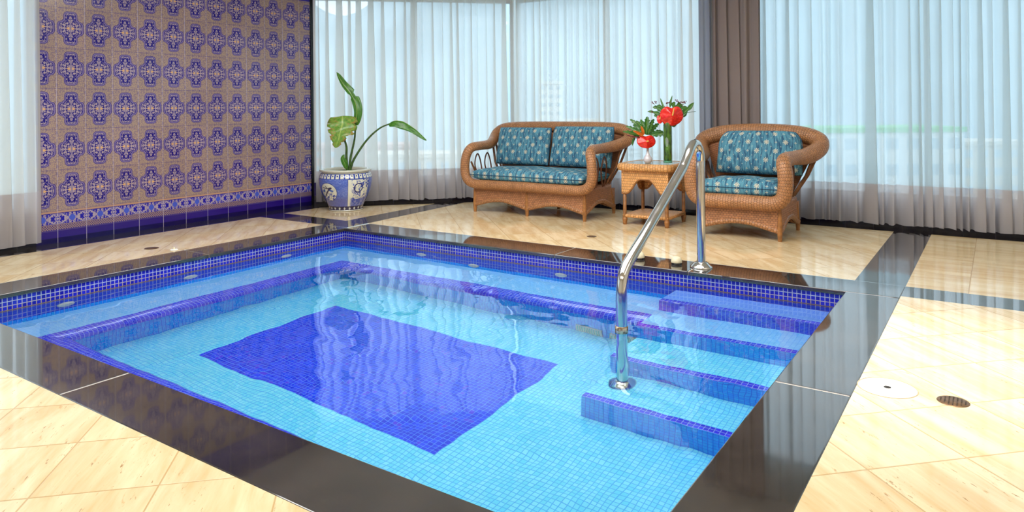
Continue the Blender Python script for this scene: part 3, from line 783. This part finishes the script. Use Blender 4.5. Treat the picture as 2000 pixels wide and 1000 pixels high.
# ---------------------------------------------------------------- wicker seats
def cushion(name, w, d, h, label, group=None, crease=False, pe=6., ex=.30, round_top=0., pip=True, cat='cushion'):
    # lies in xy, thickness along z, centred on its middle
    nx, ny = 30, 20
    def shape(a, b, sgn):
        f = max(0., (1-abs(a)**pe)*(1-abs(b)**pe))**ex
        x, y = a*w/2, b*d/2
        if round_top and b > 0: x *= 1-round_top*(b**3)
        if round_top: y *= 1-.06*round_top*4*(abs(a)**4)*(1 if b > 0 else .3)
        x *= 1-.02*(1-abs(b))*abs(a)
        t = h/2*f*(.86+.14*math.cos(a*PI/2)*math.cos(b*PI/2)) 
        if crease: t *= 1-.10*math.exp(-(x/.012)**2)
        t *= 1+.05*math.sin(a*7+b*5)*f
        return (x, y, sgn*t)
    g_ = lambda k, n: math.sin((2*k/n-1)*PI/2)
    f = MB()
    for sgn in (1, -1):
        P = [[shape(g_(i, nx), g_(j, ny), sgn) for j in range(ny+1)] for i in range(nx+1)]
        if sgn < 0: P = P[::-1]
        mid = P[nx//2]; vl = [0.]
        for j in range(ny): vl.append(vl[-1]+math.dist(mid[j], mid[j+1]))
        vc = vl[ny//2]; col = [P[i][ny//2] for i in range(nx+1)]; ul = [0.]
        for i in range(nx): ul.append(ul[-1]+math.dist(col[i], col[i+1]))
        uc = ul[nx//2]
        f.grid(P, [[((ul[i]-uc)*(1 if sgn > 0 else -1), vl[j]-vc) for j in range(ny+1)] for i in range(nx+1)])
    o = f.build(name, 'cushion_print', smooth=True)
    tag(o, label, cat, group)
    if pip:
        ring = [shape(math.cos(t)*1., math.sin(t)*1., 1) for t in []]
        pts = []
        for i in range(nx+1): pts.append(shape(g_(i, nx), -1, 1))
        for j in range(1, ny+1): pts.append(shape(1, g_(j, ny), 1))
        for i in range(nx-1, -1, -1): pts.append(shape(g_(i, nx), 1, 1))
        for j in range(ny-1, 0, -1): pts.append(shape(-1, g_(j, ny), 1))
        f = MB(); f.sweep([Vector(p)*1.0 for p in pts], .0035, 6, closed=True); f.build('piping', 'piping', o, smooth=True)
    return o

def arch_panel(p0, p1, ztop, zfun, n, th, top_in=0., m='wicker_skirt'):
    # woven panel between two floor points with an arched lower edge; top_in pulls the top edge inwards
    p0, p1 = Vector((*p0, 0)), Vector((*p1, 0)); d = p1-p0; L = d.length; d.normalize(); nn = Vector((d.y, -d.x, 0))
    f = MB(); K = 36
    for s in (0, 1):
        P = []; U = []
        for i in range(K+1):
            t = i/K; q = p0+d*(L*t); zb = zfun(t); r = []; u = []
            for j in range(5):
                z = zb+(ztop-zb)*j/4
                r.append(q - nn*(s*th + top_in*(z/ztop)) + Vector((0, 0, z))); u.append((z, L*t))
            P.append(r); U.append(u)
        if s: P = P[::-1]; U = U[::-1]
        f.grid(P, U)
    edge = [p0+d*(L*i/K)+Vector((0, 0, zfun(i/K)))-nn*(top_in*zfun(i/K)/ztop+th/2) for i in range(K+1)]
    return f, edge

def wicker_seat(name, loc, label, cat, half, hw, fr_r, depth, arches, dk=.30):
    t = empty(name, loc, 0, label, cat)
    full = [(-x, y, z) for x, y, z in reversed(half[1:-1])] 
    loop = [half[0]] + half[1:-1] + [half[-1]] + full
    pts = cr_(loop, 6, closed=True)
    rad = [fr_r*(1+.20*min(max((p.y-.25)/.2, 0), 1)) for p in pts]
    f = MB(); f.sweep(pts, rad, 20, closed=True, up=(0, -1, .4)); f.build('frame_rim', 'wicker_rim', t, smooth=True)
    # woven deck under the seat cushion
    f = MB(); f.box(-hw, hw, .01, depth-.05, .225, dk); f.build('seat_deck', 'wicker_skirt', t, bevel=.028)
    zl = .075
    def zf(n, pk):
        def q(u):
            w = (u*n) % 1.0 if u < 1 else 1.0
            return zl + (pk-zl)*math.sin(PI*w)**1.25
        return q
    def zs(u):
        w = math.sin(PI*u)
        return zl + .075*w**2.2 + .012*abs(math.sin(2*PI*u))
    B = depth; ti = .075
    P = {'f': ((-hw, 0), (hw, 0), zf(arches, .135), 0), 'r': ((hw, 0), (hw, B), zs, 0), 'b': ((hw, B), (-hw, B), zf(arches, .13), ti), 'l': ((-hw, B), (-hw, 0), zs, 0)}
    for k, (a, b_, fn, tin) in P.items():
        f, edge = arch_panel(a, b_, .25, fn, 1, .014, tin)
        f.build('skirt_panel', 'wicker_skirt', t, smooth=True)
        f = MB(); f.sweep(edge, .019, 10, asp=(.9, 1.15)); f.build('arch_trim', 'wicker_rim', t, smooth=True)
    legs = [(-hw+.01, .006), (hw-.01, .006), (hw-.01, B-.006), (-hw+.01, B-.006)]
    if arches == 2: legs += [(0, .006), (0, B-.006)]
    for (x, y) in legs:
        top = y - ti*.9 if y > .3 else y
        f = MB(); f.sweep([(x, y, .0), (x, y, .05), (x, y-(ti*.3 if y > .3 else 0), .10), (x, top, .25)], [.015, .019, .020, .013], 12); f.build('leg', 'rattan_light', t, smooth=True)
    # rear poles and looped side rattans
    fl = [p for p in half if p[1] > .4 and p[2] < .74][-1]
    sx_ = half[7][0]
    for s in (-1, 1):
        for k, (y0, y1, fx) in enumerate(((depth-.09, fl[1]+.02, 1.), (depth-.15, fl[1]-.07, .97))):
            f = MB(); f.sweep([(s*(hw-.03), y0, dk-.02), (s*(hw+(fl[0]-hw)*.5), (y0+y1)/2, .47), (s*fl[0]*fx, y1, fl[2]-.02)], .012, 10); f.build('arm_pole', 'rattan', t, smooth=True)
        for yc in (.13, .30):
            q = cr_([(s*(sx_-.03), yc+.05, dk-.01), (s*(sx_-.01), yc+.055, .42), (s*sx_, yc+.04, .52), (s*sx_, yc, .575), (s*sx_, yc-.04, .52), (s*(sx_-.01), yc-.05, .43), (s*(sx_-.03), yc+.02, dk-.01)], 5)
            f = MB(); f.sweep(q, .0075, 8); f.build('arm_loop', 'rattan_dark', t, smooth=True)
        f = MB(); f.sweep([(s*(sx_+.0), .02, .50), (s*(sx_-.01), .09, .38), (s*(sx_-.03), .17, dk)], .010, 8); f.build('arm_strut', 'rattan', t, smooth=True)
    # woven back panel from the deck up to the rim
    K = 24; top = half[-4:]; bx = hw-.04
    tp = [Vector(p) for p in cr_([(-p[0], p[1], p[2]) for p in top[:-1]] + [top[-1]] + [p for p in reversed(top[:-1])], 8)]
    f = MB()
    for s in (0, 1):
        R_ = []; U = []; Ls = 0
        for i, p in enumerate(tp):
            if i: Ls += (p-tp[i-1]).length
            u_ = p.x/abs(tp[0].x); lo = Vector((u_*bx, depth-.10-.05*u_*u_, dk-.02)); r = []; u = []
            for j in range(7):
                w = j/6; q = lo.lerp(p, w) + Vector((0, .012*s + .02*math.sin(PI*w), 0)); r.append(q); u.append((w*.5, Ls))
            R_.append(r); U.append(u)
        if not s: R_ = R_[::-1]; U = U[::-1]
        f.grid(R_, U)
    f.build('back_panel', 'wicker_dark', t, smooth=True)
    return t

sofa_half = [(0, -.03, .285), (.45, -.03, .283), (.62, -.03, .288), (.70, -.03, .335), (.724, -.03, .42), (.718, -.025, .53), (.697, -.005, .61), (.682, .05, .648),
             (.68, .18, .655), (.695, .34, .66), (.745, .48, .68), (.79, .58, .72), (.785, .635, .775), (.70, .655, .822), (.50, .66, .838), (0, .665, .842)]
wicker_seat('wicker_loveseat', (1.012, 1.385, 0), 'two-seat wicker loveseat with rolled arms and arched skirt, left of the side table', 'sofa', sofa_half, .635, .046, .61, 2, .30)
chair_half = [(0, -.03, .292), (.2, -.03, .29), (.29, -.03, .295), (.35, -.03, .34), (.368, -.03, .43), (.365, -.025, .52), (.35, 0, .59), (.345, .06, .622),
              (.365, .2, .628), (.41, .36, .63), (.455, .46, .648), (.495, .56, .69), (.485, .625, .745), (.40, .65, .785), (.25, .66, .81), (0, .665, .82)]
wicker_seat('wicker_armchair', (3.06, 1.300, 0), 'wicker armchair with broad rolled arms, right of the handrail', 'armchair', chair_half, .325, .057, .61, 1, .30)

c = cushion('seat_cushion', 1.28, .56, .150, 'long teal flowered seat cushion on the wicker loveseat', crease=True)
c.location = (1.012-.005, 1.385+.235, .378)
c = cushion('seat_cushion', .62, .56, .165, 'teal flowered seat cushion on the wicker armchair')
c.location = (3.06, 1.300+.245, .385); c.rotation_euler = (math.radians(-3), 0, 0)
def backc(loc, w, h, th, lean, label, rt=0., rz=0., group=None):
    c = cushion('back_cushion', w, h, th, label, group, pe=5., ex=.36, round_top=rt)
    c.rotation_euler = (PI/2-math.radians(lean), 0, rz); c.location = loc
backc((1.012-.315, 1.385+.435, .648), .625, .385, .15, 14, 'left teal flowered back cushion on the wicker loveseat', .02, .03, 'loveseat back cushions')
backc((1.012+.362, 1.385+.445, .655), .69, .400, .15, 14, 'right teal flowered back cushion on the wicker loveseat', .04, -.04, 'loveseat back cushions')
backc((3.105, 1.300+.45, .652), .70, .365, .16, 14, 'rounded teal flowered back cushion on the wicker armchair', .20)

# ---------------------------------------------------------------- side table
T = empty('side_table', (2.208, 1.648, -.0), 0, 'square wicker side table with glass top between loveseat and armchair', 'side table')
h = .238
rr_ = []
for (cx, cy, a0) in ((h-.05, h-.05, 0), (-h+.05, h-.05, 90), (-h+.05, -h+.05, 180), (h-.05, -h+.05, 270)):
    for k in range(6): a = math.radians(a0+k*18); rr_.append((cx+.05*math.cos(a), cy+.05*math.sin(a), .512))
dense = []
for i in range(len(rr_)):
    a, b_ = Vector(rr_[i]), Vector(rr_[(i+1) % len(rr_)]); n = 8 if (b_-a).length > .1 else 1
    for k in range(n): dense.append(a.lerp(b_, k/n))
f = MB(); f.sweep(dense, .033, 14, closed=True, asp=(.85, 1.)); f.build('top_rim', 'wicker_table', T, smooth=True)
f = MB(); f.box(-.225, .225, -.225, .225, .505, .525); f.build('top_deck', 'wicker_table', T)
f = MB(); f.box(-.222, .222, -.222, .222, .534, .541); f.build('glass_top', 'clear_glass', T)
def za(u):
    w = abs(2*u-1); q = min(max((.80-w)/.62, 0), 1); return .282 + .128*(q*q*(3-2*q))
q_ = .218
for a, b_ in (((-q_, -q_), (q_, -q_)), ((q_, -q_), (q_, q_)), ((q_, q_), (-q_, q_)), ((-q_, q_), (-q_, -q_))):
    f, edge = arch_panel(a, b_, .515, za, 1, .016); f.build('apron', 'wicker_table', T, smooth=True)
    f = MB(); f.sweep([p+Vector((0, 0, -.002)) for p in edge], .010, 8); f.build('apron_trim', 'rattan_light', T, smooth=True)
for x in (-.197, .197):
    for y in (-.197, .197):
        f = MB(); f.lathe([(0, 0), (.017, 0), (.019, .02), (.023, .045), (.023, .055), (.018, .060), (.020, .066), (.0155, .09), (.0155, .45), (0, .45)], (x, y, 0), 16); f.build('leg', 'rattan_light', T, smooth=True)
f = MB(); k = -.19
while k < .185: f.box(-.19, .19, k, k+.018, .074, .088); k += .0215
f.build('shelf', 'wicker_table', T)
f = MB(); e = .202; f.sweep([(-e, -e, .078), (0, -e, .078), (e, -e, .078), (e, 0, .078), (e, e, .078), (0, e, .078), (-e, e, .078), (-e, 0, .078)], .015, 10, closed=True); f.build('shelf_rim', 'wicker_table', T, smooth=True)

# ---------------------------------------------------------------- plants
FA = math.atan2(RT.y, RT.x)
def blade(pts, wf, side, fold=.25, n=26, mat='leaf', name='leaf', parent=None, curl=0.):
    p = cr_(pts, 8); K = len(p); f = MB(); P = []; U = []; side = Vector(side).normalized()
    for i, q in enumerate(p):
        t = i/(K-1); tan = (p[min(i+1, K-1)]-p[max(i-1, 0)]).normalized(); s = (side-tan*side.dot(tan)).normalized(); nn = tan.cross(s)
        r = []; u = []
        for j in range(-4, 5):
            a = j/4; w = wf(t, a); r.append(q+s*(w*a)+nn*(-abs(a)*w*fold + curl*w*math.sin(t*17+j))); u.append((a, t))
        P.append(r); U.append(u)
    f.grid(P, U)
    o = f.build(name, mat, parent, smooth=True); md = o.modifiers.new('thick', 'SOLIDIFY'); md.thickness = .0012
    return o
def lance(w): return lambda t, a: w*(math.sin(PI*min(max(t, .0), 1)**.75)**.8+.02)
def lobed(w, k): return lambda t, a: w*(math.sin(PI*max(t, .02)**.7)**.7+.03)*(.42+.58*abs(math.sin(t*k*PI+(0.5 if a > 0 else 0))))
def stem(pts, r0, r1, parent, name='stem', mat='stem_green'):
    p = cr_(pts, 6); f = MB(); f.sweep(p, [r0+(r1-r0)*i/(len(p)-1) for i in range(len(p))], 8); return f.build(name, mat, parent, smooth=True)

# blue and white jardiniere with a strelitzia
pot = empty('potted_plant', (-.88, .83, 0), FA, 'blue and white porcelain pot with a tall three-leaved green plant beside the tiled wall', 'potted plant')
pr = [(0, 0), (.165, 0), (.172, .015), (.178, .045), (.205, .10), (.238, .165), (.262, .24), (.272, .30), (.270, .345), (.258, .378), (.246, .390), (.246, .398), (.262, .404), (.266, .414), (.262, .424), (.240, .426), (.222, .420), (.215, .40), (.215, .36)]
f = MB(); f.lathe(cr_([(r, z, 0) for r, z in pr], 3) and [(v.x, v.y) for v in cr_([(r, z, 0) for r, z in pr], 3)], seg_=64); f.build('pot', 'porcelain', pot, smooth=True)
f = MB(); f.lathe([(0, .398), (.20, .395), (.219, .39), (.219, .35)], seg_=40); f.build('soil', 'soil', pot)
ks = 186.8
def PP(px, py, dy=0.): return ((px-664)/ks, dy, 1.05-(py-212.5)/ks)
stem([PP(671, 336, 0), PP(673, 310, .01), PP(681, 272, .02), PP(683, 240, .02)], .014, .008, pot)
stem([PP(668, 336, -.02), PP(667, 305, -.03), PP(668, 285, -.05), PP(663, 262, -.09), PP(661, 232, -.10)], .015, .007, pot)
stem([PP(672, 336, 0), PP(680, 312, 0), PP(705, 275, 0), PP(730, 252, 0), PP(750, 243, 0)], .014, .007, pot)
def wA(t, a):
    w = .058*(math.sin(PI*min(t*1.02, 1)**.72)**.55)+.004
    if .46 < t < .54: w *= .55
    if t > .96: w *= .8
    return w*(.9 if a > 0 else .65)
blade([PP(682, 246, .02), PP(686, 215, .02), PP(676, 187, .03), PP(660, 165, .02), PP(648, 141, 0)], wA, (.85, .5, 0), .5, mat='leaf', parent=pot, curl=.05)
def wB(t, a):
    w = .155*(math.sin(PI*(.10+.90*t)**.62)**.7)
    k = abs(((t*5.2+(.3 if a > 0 else 0)) % 1)-.5)*2
    w *= 1-.42*max(0, .32-k)/.32*(1 if .15 < t < .95 else 0)
    if a > 0 and t > .55: w *= .72
    return max(w, .004)
blade([PP(662, 226, -.08), PP(664, 240, -.13), PP(662, 255, -.16), PP(658, 271, -.17), PP(652, 287, -.165)], wB, (1, .25, .12), .18, mat='leaf_aged', parent=pot, curl=.04)
blade([PP(748, 243, 0), PP(762, 236, 0), PP(780, 240, 0), PP(800, 253, .0), PP(823, 275, .0)], lambda t, a: .066*(math.sin(PI*(.06+.92*t)**.8)**.8)+.003, (.15, .9, .45), .75, mat='leaf', parent=pot, curl=.03)
blade([PP(668, 330, -.03), PP(664, 318, -.05), PP(661, 308, -.06), PP(664, 301, -.05)], lance(.030), (.8, .5, 0), .3, mat='leaf', parent=pot)

def spathe(parent, c, w, h_, tilt, spd, name='spathe'):
    f = MB(); P = []; U = []; NR, NA = 7, 36; c = Vector(c)
    for i in range(NR+1):
        r = i/NR; row = []; u = []
        for j in range(NA+1):
            a = 2*PI*j/NA
            # heart outline, notch at the top
            k = 1-.30*math.exp(-((a-PI/2)/.42)**2) + .06*math.cos(2*a)
            x = math.cos(a)*k*r*w/2; z = math.sin(a)*k*r*h_/2
            y = -.10*w*math.cos(r*PI*.9)*(1) + .03*w*r*math.sin(5*a) + tilt*z
            row.append((c.x+x, c.y+y, c.z+z)); u.append((math.cos(a)*r, math.sin(a)*r))
        P.append(row); U.append(u)
    f.grid(P, U); o = f.build(name, 'spathe_red', parent, smooth=True); md = o.modifiers.new('thick', 'SOLIDIFY'); md.thickness = .0015
    s0 = c+Vector((0, -.10*w, 0)); f = MB(); f.sweep([s0, s0+Vector(spd)*.5, s0+Vector(spd)], [.0058, .0055, .003], 8); f.build('spadix', 'spadix', o, smooth=True)
    return o
kv = 220.
# small bottle vase with one anthurium, lobed leaves and two orange petals
V1 = (2.180, 1.575, .5415)
v = empty('flower_vase', V1, FA, 'small white bottle vase with one red anthurium and fanned leaves on the side table', 'vase')
def Q1(px, py, dy=0.): return ((px-1265)/kv, dy, (317-py)/kv)
f = MB(); f.lathe([(0, 0), (.022, 0), (.026, .004), (.036, .016), (.040, .030), (.036, .046), (.022, .066), (.013, .088), (.010, .115), (.012, .150), (.009, .150), (.007, .12)], seg_=28); f.build('bottle', 'ceramic_white', v, smooth=True)
for tx, ty, w, dy, b0 in ((1216, 255, .020, .0, (1252, 266)), (1224, 245, .020, .04, (1254, 262)), (1233, 231, .022, .06, (1257, 258)), (1243, 234, .022, .02, (1259, 258)), (1266, 226, .034, .03, (1263, 262)),
                      (1281, 231, .024, .07, (1266, 260)), (1289, 240, .026, .04, (1268, 262)), (1306, 263, .030, -.03, (1272, 262)), (1227, 259, .018, -.02, (1254, 266)), (1238, 242, .020, .05, (1256, 262)), (1255, 232, .024, .08, (1261, 260)), (1297, 256, .020, .03, (1270, 262)), (1275, 240, .022, -.02, (1265, 262))):
    bx_, by_ = b0; mxp = (bx_*.45+tx*.55, by_*.45+ty*.55-3)
    blade([Q1(bx_, by_, 0), Q1(*mxp, dy*.6), Q1(tx, ty, dy)], lobed(w, 5), (-(ty-by_), .5, -(tx-bx_)) if True else 0, .2, mat='leaf_bouquet', parent=v, curl=.06)
for tx, ty, bx_, by_ in ((1234, 253, 1255, 264), (1250, 244, 1256, 262)):
    blade([Q1(bx_, by_, -.03), Q1((bx_+tx)/2, (by_+ty)/2-1, -.05), Q1(tx, ty, -.06)], lance(.013), (-(ty-by_), .3, -(tx-bx_)), .5, mat='orange_petal', name='petal', parent=v)
stem([Q1(1262, 280), Q1(1250, 268, -.02), Q1(1236, 265, -.03), Q1(1222, 261, -.03)], .008, .003, v, mat='berry')
stem([Q1(1258, 275, .02), Q1(1240, 268, .0), Q1(1236, 278, -.01)], .003, .002, v)
blade([Q1(1240, 267), Q1(1237, 273), Q1(1235, 283)], lance(.012), (1, .2, 0), .2, mat='leaf_bouquet', parent=v)
stem([(0, 0, .13), (0, 0, .17), Q1(1262, 272, .01)], .004, .004, v)
spathe(v, Q1(1261, 274, -.045), .158, .132, .25, (.012, -.028, .005))
# tall clear cylinder vase
V2 = (2.385, 1.535, .5415)
v = empty('flower_vase', V2, FA, 'tall clear cylinder vase full of green leaves topped by a large red anthurium', 'vase')
def Q2(px, py, dy=0.): return ((px-1305)/kv, dy, (320.5-py)/kv)
f = MB(); f.lathe([(0, 0), (.039, 0), (.040, .003), (.040, .345), (.037, .345), (.037, .012), (0, .012)], seg_=32); f.build('cylinder', 'clear_glass', v, smooth=True)
f = MB(); f.lathe([(0, .028), (.033, .03), (.0355, .05), (.034, .12), (.0360, .2), (.034, .30), (.0355, .37), (.02, .40), (0, .41)], seg_=20); f.build('leaf_bundle', 'vase_leaves', v, smooth=True)
f = MB(); f.lathe([(0, .013), (.036, .013), (.0365, .030), (0, .029)], seg_=24); f.build('base_water', 'glass_green', v, smooth=True)
for pts_, w, mt_, lb in (([(1322, 236), (1338, 222), (1358, 203)], .032, 'leaf_bouquet', 1), ([(1322, 232), (1330, 215), (1345, 212)], .026, 'leaf_bouquet', 1), ([(1300, 228), (1290, 214), (1278, 211)], .026, 'leaf_bouquet', 1),
                     ([(1302, 232), (1284, 222), (1268, 219)], .018, 'leaf_bouquet', 1), ([(1305, 225), (1296, 212), (1286, 208)], .022, 'leaf_bouquet', 1), ([(1300, 215), (1296, 205), (1293, 194)], .009, 'leaf_bouquet', 0),
                     ([(1310, 212), (1312, 202), (1316, 189)], .010, 'leaf_bouquet', 0), ([(1320, 214), (1316, 206), (1322, 203)], .024, 'leaf_bouquet', 1), ([(1298, 236), (1288, 230), (1280, 226)], .020, 'leaf_bouquet', 1),
                     ([(1318, 215), (1328, 207), (1336, 210)], .022, 'leaf_bouquet', 1), ([(1312, 244), (1318, 246), (1324, 243)], .018, 'leaf_bouquet', 0)):
    (x0, y0), (x1, y1), (x2, y2) = pts_
    blade([Q2(x0, y0, .0), Q2(x1, y1, .02), Q2(x2, y2, .03)], lobed(w, 3) if lb else lance(w), (-(y2-y0), .4, -(x2-x0)), .2, mat=mt_, parent=v, curl=.05)
stem([Q2(1318, 240), Q2(1328, 230, 0), Q2(1340, 223, 0), Q2(1359, 220, 0)], .0035, .002, v)
blade([Q2(1328, 231), Q2(1336, 225), Q2(1342, 222)], lance(.014), (0, .5, 1), .2, mat='leaf_bouquet', parent=v)
f = MB(); rb = random.Random(4)
for (bx_, by_) in ((1278, 203), (1283, 202), (1275, 221), (1304, 203), (1308, 203), (1324, 199), (1328, 201), (1332, 203), (1338, 204), (1340, 202)):
    for k in range(4):
        q = Vector(Q2(bx_+rb.uniform(-2.2, 2.2), by_+rb.uniform(-2, 2), .02+rb.uniform(-.02, .02))); f.lathe([(0, .006), (.004, .004), (.0048, 0), (.003, -.004), (0, -.005)], q, 6)
f.build('berries', 'berry', v, smooth=True)['kind'] = 'stuff'
for a, b_ in (((1290, 225), (1280, 204)), ((1303, 220), (1305, 204)), ((1318, 220), (1327, 201)), ((1320, 220), (1338, 205)), ((1300, 230), (1275, 221))):
    stem([Q2(*a, .01), Q2((a[0]+b_[0])/2+1, (a[1]+b_[1])/2, .02), Q2(*b_, .02)], .002, .0012, v)
spathe(v, Q2(1311, 227, -.055), .192, .195, -.12, (.010, -.02, .065))
spathe(v, Q2(1289, 234, -.03), .05, .085, .1, (.0, -.01, .02))
